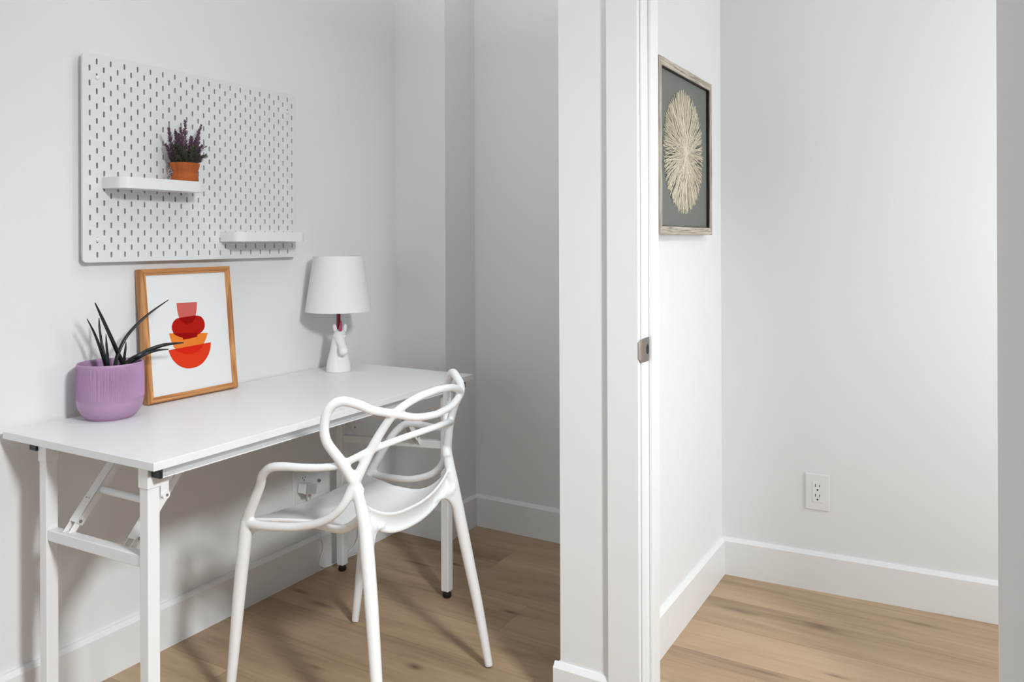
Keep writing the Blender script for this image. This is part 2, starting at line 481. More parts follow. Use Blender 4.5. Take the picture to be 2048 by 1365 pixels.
def brace(x, ya, za, yb, zb, s):
    """folding C-channel brace rising from a crossbar to the underside of the top"""
    a, b_ = Vector((x, ya, za)), Vector((x, yb, zb)); L_ = (b_ - a).length
    mt = Matrix.Translation(a) @ Matrix.Rotation(math.atan2(zb - za, yb - ya), 4, 'X')
    bm = B(); st = 0.024
    add_box(bm, -0.014, 0.014, st, L_, -0.001, 0.001, mtx=mt)
    for xs in (-0.014, 0.0126): add_box(bm, xs, xs + 0.0014, st, L_, -0.018 * s, 0.0, mtx=mt) if s > 0 else add_box(bm, xs, xs + 0.0014, st, L_, 0.0, 0.018, mtx=mt)
    o = obj('brace', bm, M['white_metal'], t)
    bm = B()
    for xs in (-0.0115, 0.0100):
        if s > 0: add_box(bm, xs, xs + 0.0015, -0.006, 0.050, -0.014, 0.001, bevel=0.0005, mtx=mt)
        else: add_box(bm, xs, xs + 0.0015, -0.006, 0.050, -0.001, 0.014, bevel=0.0005, mtx=mt)
    obj('hinge_clip', bm, M['white_metal'], o)
    bm = B(); q = mt @ Vector((0.0135, 0.030, -0.007 * s)); add_cyl(bm, q, q + Vector((0.003, 0, 0)), 0.0038, 14)
    obj('rivet', bm, M['screw'], o, True)
    for f in (0.32, 0.80):
        bm = B()
        for xs in (-0.005, 0.005):
            q = mt @ Vector((xs, L_ * f, 0.001)); add_cyl(bm, q, q + Vector((0, -0.0008 * s, 0.0008)), 0.0016, 8)
        obj('rivet', bm, M['screw'], o, True)
    return o


for x in (0.205, 0.425):
    brace(x, 1.066, 0.512, 1.232, 0.712, 1)
for x in (0.150, 0.425):
    brace(x, 2.150, 0.512, 1.990, 0.712, -1)
bm = B(); add_cyl(bm, (0.205, 1.148, 0.590), (0.425, 1.148, 0.590), 0.009, 18); obj('tie_rod', bm, M['white_metal'], t, True)
bm = B(); add_cyl(bm, (0.150, 2.058, 0.602), (0.425, 2.058, 0.602), 0.009, 18); obj('tie_rod', bm, M['white_metal'], t, True)
bm = B(); add_box(bm, 0.538, 0.5405, 1.070, 1.090, 0.645, 0.705, bevel=0.0008)
add_cyl(bm, (0.536, 1.082, 0.646), (0.543, 1.082, 0.646), 0.0090, 20)
lk = obj('fold_lock', bm, M['white_metal'], t, True)
bm = B(); add_cyl(bm, (0.543, 1.083, 0.646), (0.5445, 1.083, 0.646), 0.0030, 12); obj('rivet', bm, M['screw'], lk, True)

t.rotation_euler = (0, 0, math.radians(0.9))

# ---------------------------------------------------------------- chair (one moulded shell, split into seat, backrest and legs)
YM = 1.632
chair = thing('dining_chair', 'white moulded plastic armchair with looping open back pulled up to the desk', 'chair', (0.63, YM, 0))
rawbm = B(); samples = []


def strand(ctrl, rad, label, mirror=True, flat=1.0, n=8):
    for sgn in ((-1, 1) if mirror else (1,)):
        pts, rr = smooth_path([(x, YM + sgn * h, z) for x, h, z in ctrl], rad, n)
        add_tube(rawbm, pts, rr, 14, flat=flat)
        for p, r in zip(pts, rr): samples.append((p, r, label + ('' if label in ('seat', 'back') else ('n' if sgn < 0 else 'f'))))


# E: outer ear, from the crossing point out, up over the ear, dipping across the middle
E_ = [(.775, .182, .585), (.766, .191, .611), (.748, .217, .665), (.730, .245, .715), (.727, .251, .755), (.738, .247, .795), (.762, .230, .813),
      (.795, .205, .803), (.818, .187, .790), (.848, .140, .775), (.864, .075, .756), (.869, 0, .749)]
strand(E_, [.0138, .0138, .0130, .0122, .0118, .0120, .0122, .0118, .0112, .0106, .0100, .0098], 'back')
# T: from the front corner low along the side, up through the crossing and arching over the middle
T_ = [(.446, .240, .476), (.50, .236, .474), (.56, .228, .479), (.614, .220, .487), (.665, .217, .502), (.709, .213, .524), (.745, .205, .560), (.768, .191, .612),
      (.793, .168, .680), (.820, .152, .735), (.850, .136, .779), (.867, .080, .804), (.872, 0, .812)]
strand(T_, [.0140, .0118, .0112, .0110, .0108, .0108, .0114, .0130, .0120, .0108, .0102, .0102, .0102], 'back')
# M: front corner up into the arm, back through the other two and across the middle
M_ = [(.440, .236, .470), (.462, .242, .505), (.506, .249, .576), (.530, .261, .612), (.562, .264, .636), (.605, .258, .643), (.647, .250, .645), (.70, .233, .648), (.745, .212, .657),
      (.795, .168, .686), (.835, .105, .705), (.858, .05, .714), (.864, 0, .716)]
strand(M_, [.0150, .0142, .0122, .0118, .0114, .0108, .0100, .0095, .0092, .0090, .0088, .0087, .0087], 'back')
# legs
strand([(.768, .190, .605), (.780, .186, .560), (.793, .185, .510), (.806, .190, .440), (.826, .200, .330), (.855, .217, .165), (.880, .231, .004)],
       [.0130, .0148, .0162, .0172, .0165, .0142, .0112], 'rear')
strand([(.448, .238, .482), (.444, .240, .450), (.434, .240, .385), (.420, .240, .290), (.400, .240, .140), (.381, .240, .004)],
       [.0160, .0175, .0172, .0163, .0142, .0112], 'front')
# fillets under the seat
strand([(.434, .240, .420), (.446, .228, .447), (.475, .205, .459), (.52, .185, .458)], [.010, .011, .008, .004], 'seat')
strand([(.813, .199, .395), (.806, .187, .435), (.799, .170, .470), (.792, .145, .487), (.787, .105, .484)], [.010, .0115, .0105, .0075, .004], 'seat')

strand([(.784, .185, .535), (.792, .177, .512), (.799, .176, .485), (.806, .184, .450)], [.007, .0105, .0115, .010], 'seat')
strand([(.800, .180, .508), (.797, .164, .494), (.791, .140, .497)], [.010, .0105, .0065], 'seat')

# seat shell: top surface rows run front to rear, then turn down into the rear apron
NS, NT = 22, 26


def seat_pt(s, tt):
    x = .432 + s * (.800 - .432)
    half = .232 + (.165 - .232) * min(1, s / .45) ** 0.8 if s < .45 else .165 + .014 * ((s - .45) / .55) ** 2
    h = tt * half
    rear = max(0, (s - .6) / .4)
    front = .462
    mid = .453 + .047 * rear ** 2
    zc = front + (mid - front) * min(1, s / .35) if s < .35 else mid
    edge = .477 + (.006) * math.sin(s * PI) + .082 * rear ** 2.2
    z = zc + (edge - zc) * abs(tt) ** (2.0 + .4 * rear)
    x -= .013 * rear ** 2 * abs(tt) ** 4
    x += .010 * (1 - tt * tt) * (0 if s < .5 else (s - .5) * 2) * -1
    return Vector((x, YM + h, z))


def shell(grid, offs):
    """closed thin solid between a grid of points and the same grid pushed by one offset per row"""
    bm = rawbm
    top = [[bm.verts.new(p) for p in r_] for r_ in grid]
    bot = [[bm.verts.new(p + o_) for p in r_] for r_, o_ in zip(grid, offs)]
    n, m_ = len(grid), len(grid[0])
    for i in range(n - 1):
        for j in range(m_ - 1):
            bm.faces.new((top[i][j], top[i][j + 1], top[i + 1][j + 1], top[i + 1][j]))
            bm.faces.new((bot[i][j], bot[i + 1][j], bot[i + 1][j + 1], bot[i][j + 1]))
    for i in range(n - 1):
        bm.faces.new((top[i][0], top[i + 1][0], bot[i + 1][0], bot[i][0])); bm.faces.new((top[i][-1], bot[i][-1], bot[i + 1][-1], top[i + 1][-1]))
    for j in range(m_ - 1):
        bm.faces.new((top[0][j], bot[0][j], bot[0][j + 1], top[0][j + 1])); bm.faces.new((top[-1][j], top[-1][j + 1], bot[-1][j + 1], bot[-1][j]))


TH = .0095
seat_rows = [[seat_pt(i / NS, -1 + 2 * j / NT) for j in range(NT + 1)] for i in range(NS + 1)]
shell(seat_rows, [Vector((0, 0, -TH))] * NS + [Vector((-TH * .6, 0, -TH * .8))])
apron = [list(seat_rows[-1])]
for dx, dz in [(-.003, -.010), (-.006, -.020), (-.0075, -.030), (-.0065, -.039), (-.003, -.046)]:
    apron.append([seat_pt(1, -1 + 2 * j / NT) + Vector((dx, 0, dz * (1 - .22 * abs(-1 + 2 * j / NT) ** 2))) for j in range(NT + 1)])
shell(apron, [Vector((-TH * .95, 0, -.002))] * len(apron))
for sg in (0, -1):
    inn = 1 if sg == 0 else -1
    cols = [[seat_rows[i][sg] for i in range(1, NS + 1)]]
    for dy_, dz_ in ((.001, -.010), (.005, -.019), (.012, -.026)):
        cols.append([seat_rows[i][sg] + Vector((0, inn * dy_, dz_ * (1 - .3 * abs(i / NS - .5)))) for i in range(1, NS + 1)])
    shell(cols, [Vector((0, inn * .0085, 0))] * len(cols))
full = seat_rows + apron[1:]
lipf = [seat_rows[0], [p + Vector((.004, 0, -.012)) for p in seat_rows[0]]]
shell(lipf, [Vector((.0085, 0, 0))] * 2)
for row_, rr_ in ((seat_rows[-1], .0046), (apron[-1], .0062), (lipf[-1], .0055)):
    add_tube(rawbm, [p + Vector((-.003 if row_ is not lipf[-1] else .003, 0, -.002)) for p in row_], rr_, 10)
for ci in (0, -1):
    add_tube(rawbm, [r_[ci] + Vector((0, .003 if ci == 0 else -.003, -.004)) for r_ in seat_rows], .0050, 10)
for r_ in full:
    for p in r_: samples.append((p, .006, 'seat'))
bmesh.ops.recalc_face_normals(rawbm, faces=rawbm.faces)
rm = bpy.data.meshes.new('chair_raw'); rawbm.to_mesh(rm); rawbm.free()
ro = bpy.data.objects.new('chair_raw', rm); C.objects.link(ro)
md = ro.modifiers.new('r', 'REMESH'); md.mode = 'VOXEL'; md.voxel_size = 0.0029; md.use_smooth_shade = True
ms = ro.modifiers.new('s', 'SMOOTH'); ms.factor = 0.5; ms.iterations = 9
bpy.context.view_layer.update()
ev = ro.evaluated_get(bpy.context.evaluated_depsgraph_get())
whole = bpy.data.meshes.new_from_object(ev)
bpy.data.objects.remove(ro); bpy.data.meshes.remove(rm)
kd = KDTree(len(samples))
for i, (p, r, l) in enumerate(samples): kd.insert(p, i)
kd.balance()
vn = [v.normal.copy() for v in whole.vertices]
vc = [v.co.copy() for v in whole.vertices]
groups = {}
for pl in whole.polygons:
    best, lab = 9, 'seat'
    for co, i, dist in kd.find_n(pl.center, 6):
        dd = dist - samples[i][1]
        if dd < best: best, lab = dd, samples[i][2]
    if lab.startswith('rear') and pl.center.z > .50: lab = 'back' if pl.center.z > .535 else 'seat'
    if lab.startswith('front') and pl.center.z > .445: lab = 'back' if abs(pl.center.y - YM) > .222 else 'seat'
    if lab == 'seat' and pl.center.z < .435 and abs(pl.center.y - YM) > .17:
        lab = ('rear' if pl.center.x > .6 else 'front') + ('n' if pl.center.y < YM else 'f')
    groups.setdefault(lab, []).append(list(pl.vertices))


def sub_mesh(name, polys, m, parent):
    used = sorted({i for p in polys for i in p}); idx = {v: k for k, v in enumerate(used)}
    me = bpy.data.meshes.new(name)
    me.from_pydata([vc[i] for i in used], [], [[idx[i] for i in p] for p in polys])
    me.polygons.foreach_set('use_smooth', [True] * len(me.polygons))
    me.normals_split_custom_set_from_vertices([vn[i] for i in used])
    me.materials.append(m)
    o = bpy.data.objects.new(name, me); C.objects.link(o); o.parent = parent
    o.matrix_parent_inverse = Matrix.Translation(parent.location).inverted()
    return o


for lab, nm in (('seat', 'seat'), ('back', 'backrest'), ('rearn', 'leg'), ('rearf', 'leg'), ('frontn', 'leg'), ('frontf', 'leg')):
    if lab in groups: lg_ = sub_mesh(nm, groups[lab], M['chair'], chair)
bpy.data.meshes.remove(whole)

# ---------------------------------------------------------------- pegboard with slots
BX = 0.020
BY0, BZ1 = 1.2426 - 0.02, 0
# first slot column y and top slot row z were measured on the wall
PY, PZ = 1.2426, 1.193 + 0.4833
pb = thing('pegboard', 'large white perforated pegboard hung on the wall above the desk', 'pegboard', (BX, PY + 0.36, PZ - 0.26))
cu = bpy.data.curves.new('peg_outline', 'CURVE'); cu.dimensions = '2D'; cu.fill_mode = 'BOTH'; cu.extrude = 0.0036


def spline(pts):
    s = cu.splines.new('POLY'); s.points.add(len(pts) - 1)
    for p, q in zip(s.points, pts): p.co = (q[0], q[1], 0, 1)
    s.use_cyclic_u = True


def rrect(x0, x1, y0, y1, r, n=6):
    o = []
    for cx_, cy_, a0 in ((x1 - r, y1 - r, 0), (x0 + r, y1 - r, PI / 2), (x0 + r, y0 + r, PI), (x1 - r, y0 + r, 1.5 * PI)):
        for k in range(n + 1):
            a = a0 + PI / 2 * k / n; o.append((cx_ + r * math.cos(a), cy_ + r * math.sin(a)))
    return o


spline(rrect(PY - 0.02, PY + 0.74, PZ - 0.54, PZ + 0.02, 0.012))
for c_ in range(37):
    for r_ in range(27):
        if (c_ + r_) % 2 == 0: continue
        yy, zz = PY + 0.02 * c_, PZ - 0.02 * r_
        spline(rrect(yy - 0.0026, yy + 0.0026, zz - 0.0080, zz + 0.0080, 0.00255, 3))
co_ = bpy.data.objects.new('peg_outline', cu); C.objects.link(co_)
bpy.context.view_layer.update()
me = bpy.data.meshes.new_from_object(co_.evaluated_get(bpy.context.evaluated_depsgraph_get()))
bpy.data.objects.remove(co_)
# curve plane (x,y) -> world (y,z); thickness -> x
for v in me.vertices: v.co = Vector((BX - 0.0036 + v.co.z, v.co.x, v.co.y))
me.flip_normals() if False else None
me.name = 'panel'; me.materials.clear(); me.materials.append(M['peg'])
o = bpy.data.objects.new('panel', me); C.objects.link(o); o.parent = pb
o.matrix_parent_inverse = Matrix.Translation(pb.location).inverted()
for yy, zz in ((PY + 0.0215, PZ - 0.0435), (PY + 0.0215, PZ - 0.0435 - 0.436), (PY + 0.70, PZ - 0.0435)):
    bm = B(); add_lathe(bm, [(0.0001, 0.004), (0.003, 0.0038), (0.006, 0.002), (0.0066, 0), (0.0066, -0.001), (0.004, -0.001), (0.004, -0.0265), (0.0001, -0.0265)], 0, 0, 20)
    for v in bm.verts: v.co = Vector((BX + v.co.z, yy + v.co.x, zz + v.co.y))
    obj('screw', bm, M['plastic'], pb, True)


bm = B(); ya_, yb_, za_, zb_ = PY - 0.008, PY + 0.728, PZ - 0.529, PZ + 0.009  # unseen rim added behind the panel to keep light out and darken the slots
for a_ in ((ya_, ya_ + .004, za_, zb_), (yb_ - .004, yb_, za_, zb_), (ya_, yb_, za_, za_ + .004), (ya_, yb_, zb_ - .004, zb_)):
    add_box(bm, -0.0078, BX - 0.0074, *a_)
obj('added_light_block', bm, M['peg'], pb)


def peg_shelf(label, y0, y1, z1):
    t = thing('pegboard_shelf', label, 'shelf', (BX, (y0 + y1) / 2, z1 - 0.03), 'shelves on the pegboard')
    D, r = 0.086, 0.032; xw = BX + 0.0008
    def outline(off):
        o = [(xw, y0 + off)]
        n = 10
        rr = max(r - off, 0.002)
        for k in range(n + 1):
            a = -PI / 2 + PI / 2 * k / n
            o.append((xw + D - r + rr * math.cos(a) + 0, y0 + r + rr * math.sin(a)))
        for k in range(n + 1):
            a = 0 + PI / 2 * k / n
            o.append((xw + D - r + rr * math.cos(a), y1 - r + rr * math.sin(a)))
        o.append((xw, y1 - off)); return o
    O = outline(0); I = outline(0.0022); n = len(O)
    bm = B(); zt, zb = z1, z1 - 0.030
    o0 = [bm.verts.new((x, y, zb)) for x, y in O]; o1 = [bm.verts.new((x, y, zt)) for x, y in O]
    i1 = [bm.verts.new((x, y, zt)) for x, y in I]; i0 = [bm.verts.new((x, y, zb + 0.0025)) for x, y in I]
    for k in range(n - 1):
        bm.faces.new((o0[k], o0[k + 1], o1[k + 1], o1[k])); bm.faces.new((o1[k], o1[k + 1], i1[k + 1], i1[k]))
        bm.faces.new((i1[k], i1[k + 1], i0[k + 1], i0[k]))
    bm.faces.new(o0[::-1]); bm.faces.new(i0)
    bm.faces.new((o0[0], o1[0], i1[0], i0[0])); bm.faces.new((o0[-1], i0[-1], i1[-1], o1[-1]))
    bm.faces.new((o0[0], i0[0], i0[-1], o0[-1]))
    obj('tray', bm, M['plastic'], t, True, 30)
    rr0 = round((PZ - (zt - 0.012)) / 0.02); zc_ = PZ - 0.02 * rr0
    ca, cb = math.ceil((y0 + 0.02 - PY) / 0.02), math.floor((y1 - 0.02 - PY) / 0.02)
    if (ca + rr0) % 2 == 0: ca += 1
    if (cb + rr0) % 2 == 0: cb -= 1
    for yy in (PY + 0.02 * ca, PY + 0.02 * cb):
        bm = B(); add_box(bm, xw - 0.0115, xw + 0.002, yy - 0.0018, yy + 0.0018, zc_ - 0.004, zc_ + 0.004)
        add_box(bm, xw - 0.0125, xw - 0.0102, yy - 0.0018, yy + 0.0018, zc_ - 0.0075, zc_ + 0.004)
        obj('hook', bm, M['plastic'], t)
    return t


peg_shelf('white tray shelf holding the orange sack of lavender on the pegboard', 1.277, 1.548, 1.3655)
peg_shelf('empty white tray shelf at the lower right corner of the pegboard', 1.6614, 1.950, 1.2205)

# ---------------------------------------------------------------- lavender in an orange sack
SX, SY, SZ = 0.064, 1.501, 1.3382
lv = thing('lavender_plant', 'small dried purple lavender bunch in an orange fabric sack on the pegboard shelf', 'plant', (SX, SY, SZ))
rng = random.Random(3)
bm = B()
ph = [rng.uniform(0, 6.28) for _ in range(6)]


def sack_r(r, z, k):
    a = 2 * PI * k / 64
    wr = 0.030 * math.sin(7 * a + ph[0]) + 0.020 * math.sin(13 * a + ph[1]) + 0.02 * math.sin(5 * a + 60 * z)
    amp = 1.5 if z > 0.046 else (0.35 if z < 0.03 else 0.9)
    return r * (1 + wr * amp)


prof = [(0.001, 0), (0.030, 0.0), (0.0365, 0.006), (0.0385, 0.018), (0.0388, 0.034), (0.0375, 0.044), (0.0340, 0.051), (0.0338, 0.055),
        (0.0365, 0.063), (0.0400, 0.074), (0.0412, 0.0815), (0.0395, 0.0822), (0.0370, 0.075), (0.033, 0.062), (0.030, 0.053), (0.029, 0.048), (0.001, 0.048)]
add_lathe(bm, prof, SX, SY, 64, SZ, sack_r)
for v in bm.verts: v.co.x = SX + (v.co.x - SX) * 0.88
obj('sack', bm, M['sack'], lv, True, 60)
bm = B()
for s in (0, 1):
    pts, _ = smooth_path([(SX - 0.004, SY - 0.036, SZ + 0.052), (SX - 0.004, SY - 0.046, SZ + 0.060 - s * 0.010), (SX - 0.002, SY - 0.053, SZ + 0.050 - s * 0.008),
                          (SX, SY - 0.046, SZ + 0.038 - s * 0.010), (SX, SY - 0.054, SZ + 0.030 - s * 0.008)], None, 5)
    add_tube(bm, pts, 0.0010, 6)
obj('string_tie', bm, M['cord_grey'], lv, True)


def petal(bm, p, dir_, L_, wd, mi=0):
    dir_ = dir_.normalized(); a = dir_.orthogonal().normalized(); b_ = dir_.cross(a)
    m_ = p + dir_ * L_ * 0.45
    vs = [bm.verts.new(p), bm.verts.new(m_ + a * wd), bm.verts.new(m_ + b_ * wd * 0.45), bm.verts.new(m_ - a * wd), bm.verts.new(m_ - b_ * wd * 0.45), bm.verts.new(p + dir_ * L_)]
    for i in range(4):
        j = i % 4 + 1; k = (i + 1) % 4 + 1
        bm.faces.new((vs[0], vs[k], vs[j])).material_index = mi; bm.faces.new((vs[5], vs[j], vs[k])).material_index = mi


# spike tips (y, z offsets from sack centre) as they fan out
tips = [(-0.066, 0.173), (0.000, 0.203), (0.060, 0.197), (-0.036, 0.168), (-0.018, 0.180), (-0.008, 0.165), (0.036, 0.172), (0.052, 0.160),
        (-0.052, 0.130), (0.020, 0.160), (0.060, 0.120), (0.012, 0.150), (-0.030, 0.140), (0.040, 0.135), (-0.012, 0.140), (-0.046, 0.108), (0.050, 0.105)]
for i, (dy, dz) in enumerate(tips):
    bx = rng.uniform(-0.018, 0.018); by = max(-.02, min(.02, dy * 0.35))
    px = rng.uniform(-0.016, 0.028)
    ctrl = [(SX + bx, SY + by, SZ + 0.049), (SX + bx + (px - bx) * .3, SY + by + (dy - by) * .30, SZ + 0.049 + (dz - .049) * .42),
            (SX + bx + (px - bx) * .7, SY + by + (dy - by) * .70, SZ + 0.049 + (dz - .049) * .76), (SX + px, SY + dy, SZ + dz)]
    pts, _ = smooth_path(ctrl, None, 10)
    bm = B(); add_tube(bm, pts, 0.0009, 5)
    n = len(pts); nm = 0
    for k in range(int(n * 0.15), n):
        f = k / n; tdir = (pts[min(n - 1, k + 1)] - pts[max(0, k - 1)]).normalized()
        L_ = 0.0150 * (1 - max(0, f - .55) * 1.25)
        for q in range(8):
            a = rng.uniform(0, 6.28); o_ = tdir.orthogonal().normalized(); o2 = tdir.cross(o_)
            dd = (o_ * math.cos(a) + o2 * math.sin(a)) * rng.uniform(.55, .9) + tdir * rng.uniform(.6, 1.0)
            petal(bm, pts[k] + tdir * rng.uniform(-.002, .002), dd, L_ * rng.uniform(.6, 1.15), 0.0011, 1 if f < .48 + rng.uniform(-.08, .08) else 0)
    obj('flower_spike', bm, [M['lav'], M['lavg']], lv)
bm = B()
for i in range(26):
    a = rng.uniform(0, 6.28); r0 = rng.uniform(0, .02)
    b0 = Vector((SX + r0 * math.cos(a), SY + r0 * math.sin(a), SZ + .049))
    tip = b0 + Vector((rng.uniform(-.004, .028), rng.uniform(-.04, .045), rng.uniform(.045, .085)))
    pts, _ = smooth_path([b0, (b0 + tip) / 2 + Vector((0, 0, .012)), tip], None, 6)
    add_tube(bm, pts, 0.0008, 4)
    for k in range(2, len(pts)):
        tdir = (pts[min(len(pts) - 1, k + 1)] - pts[k - 1]).normalized()
        for q in range(5):
            a2 = rng.uniform(0, 6.28); o_ = tdir.orthogonal().normalized(); o2 = tdir.cross(o_)
            petal(bm, pts[k], (o_ * math.cos(a2) + o2 * math.sin(a2)) * .8 + tdir * .8, rng.uniform(.008, .013), .0011)
obj('foliage', bm, M['lavg'], lv)

# ---------------------------------------------------------------- leaning picture
FY0, FY1, FH = 1.388, 1.6985, 0.3815
FT = 0.026
pic = thing('leaning_picture', 'honey oak framed abstract print of stacked red and orange bowls leaning on the desk', 'picture', (0.05, (FY0 + FY1) / 2, ZT))
# local: u = thickness (towards room), y, w = up the frame. front bottom edge at x=.060 ; leans back to the wall
ang = math.atan2(0.038, 0.376)
xf_b = 0.0605
MT = Matrix.Translation((xf_b, 0, ZT + FT * math.sin(ang) + 0.0003)) @ Matrix.Rotation(-ang, 4, 'Y')


def pbar(name, y0, y1, z0, z1, m, miter):
    """mitred frame bar with a stepped moulding, miter: which side is 'inner'"""
    bm = B()
    W = 0.0175
    prof = [(-FT, 0), (0 - 0.004, 0), (0, 0.003), (0, 0.010), (-0.004, 0.013), (-0.0045, W), (-FT, W)]
    rings = []
    if miter in ('l', 'r'):
        for end in (0, 1):
            ring = []
            for u_, in_ in prof:
                y = (y0 + in_) if miter == 'l' else (y1 - in_)
                z = (z0 + in_) if end == 0 else (z1 - in_)
                ring.append(bm.verts.new(MT @ Vector((u_, y, z))))
            rings.append(ring)
    else:
        for end in (0, 1):
            ring = []
            for u_, in_ in prof:
                z = (z0 + in_) if miter == 'b' else (z1 - in_)
                y = (y0 + in_) if end == 0 else (y1 - in_)
                ring.append(bm.verts.new(MT @ Vector((u_, y, z))))
            rings.append(ring)
    k = len(prof)
    for i in range(k): bm.faces.new((rings[0][i], rings[1][i], rings[1][(i + 1) % k], rings[0][(i + 1) % k]))
    bm.faces.new(rings[0]); bm.faces.new(rings[1][::-1])
    return obj(name, bm, m, pic)


for mi, mm in (('l', 'oak_z'), ('r', 'oak_z'), ('b', 'oak_y'), ('t', 'oak_y')):
    pbar('frame_bar', FY0, FY1, 0, FH, M[mm], mi)
bm = B(); add_box(bm, -0.0150, -0.0085, FY0 + 0.008, FY1 - 0.008, 0.008, FH - 0.008, mtx=MT)
pr = obj('print', bm, M['paper'], pic)
SH = [('pink', [(0.367, 0.731), (0.594, 0.724), (0.587, 0.671), (0.573, 0.627), (0.559, 0.599), (0.538, 0.576), (0.504, 0.561), (0.461, 0.557), (0.425, 0.571), (0.398, 0.596), (0.379, 0.626), (0.37, 0.666)]),
      ('orange', [(0.265, 0.504), (0.694, 0.473), (0.672, 0.432), (0.641, 0.392), (0.596, 0.351), (0.552, 0.331), (0.502, 0.325), (0.46, 0.326), (0.413, 0.333), (0.368, 0.349), (0.331, 0.377), (0.306, 0.393), (0.281, 0.448)]),
      ('redp', [(0.376, 0.614), (0.592, 0.621), (0.629, 0.608), (0.654, 0.585), (0.667, 0.556), (0.666, 0.526), (0.649, 0.5), (0.62, 0.482), (0.59, 0.473), (0.572, 0.467), (0.569, 0.452), (0.486, 0.446), (0.409, 0.443), (0.409, 0.458), (0.366, 0.471), (0.33, 0.486), (0.31, 0.507), (0.298, 0.531), (0.299, 0.555), (0.309, 0.578), (0.327, 0.596), (0.352, 0.609)]),
      ('redor', [(0.247, 0.378), (0.722, 0.395), (0.715, 0.354), (0.692, 0.307), (0.653, 0.267), (0.608, 0.237), (0.548, 0.218), (0.484, 0.214), (0.43, 0.218), (0.377, 0.234), (0.327, 0.262), (0.288, 0.297), (0.262, 0.337)]),
      ('darkred', [(0.377, 0.614), (0.571, 0.621), (0.559, 0.599), (0.538, 0.576), (0.504, 0.561), (0.461, 0.557), (0.425, 0.571), (0.398, 0.596)]),
      ('darkred', [(0.304, 0.503), (0.608, 0.479), (0.59, 0.473), (0.572, 0.467), (0.569, 0.452), (0.486, 0.446), (0.409, 0.443), (0.409, 0.458), (0.366, 0.471), (0.33, 0.486)]),
      ('darkor', [(0.311, 0.38), (0.639, 0.391), (0.596, 0.351), (0.552, 0.331), (0.502, 0.325), (0.46, 0.326), (0.413, 0.333), (0.368, 0.349), (0.33, 0.367)])]


def round_poly(pts, sharp=0.55):
    """soften gentle corners, keep the sharp ones"""
    P = [Vector(p) for p in pts]; out = []; n = len(P)
    for i in range(n):
        a, b_, c = P[i - 1], P[i], P[(i + 1) % n]
        d1, d2 = (b_ - a).normalized(), (c - b_).normalized()
        if d1.dot(d2) > sharp:
            for t_ in (.25, .5, .75):
                s1 = b_ + (a - b_) * .5; s2 = b_ + (c - b_) * .5
                out.append(s1 * (1 - t_) ** 2 + b_ * 2 * t_ * (1 - t_) + s2 * t_ ** 2)
        else: out.append(b_)
    return out


for i, (mm, pts) in enumerate(SH):
    bm = B()
    u_ = -0.0085 + 0.00012 + 0.00012 * i
    poly = [MT @ Vector((u_, FY0 + p.x * (FY1 - FY0), p.y * FH)) for p in round_poly(pts)]
    add_poly(bm, poly)
    obj('painted_shape', bm, M[mm], pr)

# ---------------------------------------------------------------- lilac pot with dark blade leaves
PX, PYc, PZb = 0.094, 1.251, ZT
pot = thing('potted_plant', 'dark bladed plant in a ribbed lilac ceramic pot on the desk', 'plant', (PX, PYc, PZb))
bm = B(); SEG = 600


def pot_r(r, z, k):
    if 0.052 < z < 0.141 and r > 0.0745:
        e = min(1, (z - 0.052) / 0.004, (0.141 - z) / 0.003)
        return r + 0.0008 * e * (1, -0.2, -1, -0.2)[k % 4]
    return r


prof = [(0.001, 0), (0.058, 0), (0.061, 0.002), (0.068, 0.007), (0.077, 0.017), (0.084, 0.030), (0.0875, 0.044), (0.088, 0.052), (0.0884, 0.0525), (0.0885, 0.058), (0.0884, 0.09), (0.0878, 0.12), (0.0872, 0.138), (0.0868, 0.1412),
        (0.0862, 0.1438), (0.0845, 0.1452), (0.0828, 0.1440), (0.082, 0.138), (0.081, 0.11), (0.080, 0.095), (0.001, 0.095)]
prof = [(r * 0.912, z) for r, z in prof]
add_lathe(bm, prof, PX, PYc, SEG, PZb, pot_r)
obj('pot', bm, M['purple'], pot, True, 50)
bm = B(); add_lathe(bm, [(0.001, 0.112), (0.04, 0.111), (0.0730, 0.108), (0.0730, 0.1)], PX, PYc, 48, PZb); obj('soil', bm, M['soil'], pot, True)
LV = [[(0.1, 1.2827, 0.8645), (0.1, 1.2715, 0.8898), (0.11, 1.247, 0.9329), (0.12, 1.2136, 0.9937), (0.13, 1.1876, 1.0371)],
      [(0.09, 1.2388, 0.8724), (0.09, 1.2293, 0.9036), (0.09, 1.2199, 0.9308), (0.09, 1.2079, 0.9605), (0.09, 1.1908, 0.9943)],
      [(0.08, 1.2492, 0.8675), (0.08, 1.2438, 0.8919), (0.07, 1.2419, 0.927), (0.06, 1.2428, 0.9659), (0.06, 1.2415, 0.9911)],
      [(0.11, 1.2344, 0.8719), (0.11, 1.2331, 0.8955), (0.11, 1.2305, 0.9243), (0.11, 1.2292, 0.9517)],
      [(0.1, 1.2601, 0.865), (0.1, 1.2701, 0.8993), (0.1, 1.2916, 0.9366), (0.1, 1.3252, 0.9694), (0.11, 1.3603, 0.9995), (0.12, 1.4059, 1.0296)],
      [(0.08, 1.2973, 0.8623), (0.08, 1.3002, 0.8847), (0.08, 1.3032, 0.9045), (0.08, 1.3047, 0.9218)],
      [(0.115, 1.2900, 0.8726), (0.13, 1.3118, 0.8881), (0.13, 1.3414, 0.8992), (0.14, 1.38, 0.9089), (0.15, 1.431, 0.9092)],
      [(0.12, 1.292, 0.872), (0.13, 1.3118, 0.8841), (0.14, 1.33, 0.8932), (0.14, 1.357, 0.8966), (0.15, 1.3836, 0.8968)]]
WD = [.0062, .0056, .0052, .0048, .0062, .0046, .0072, .0050]
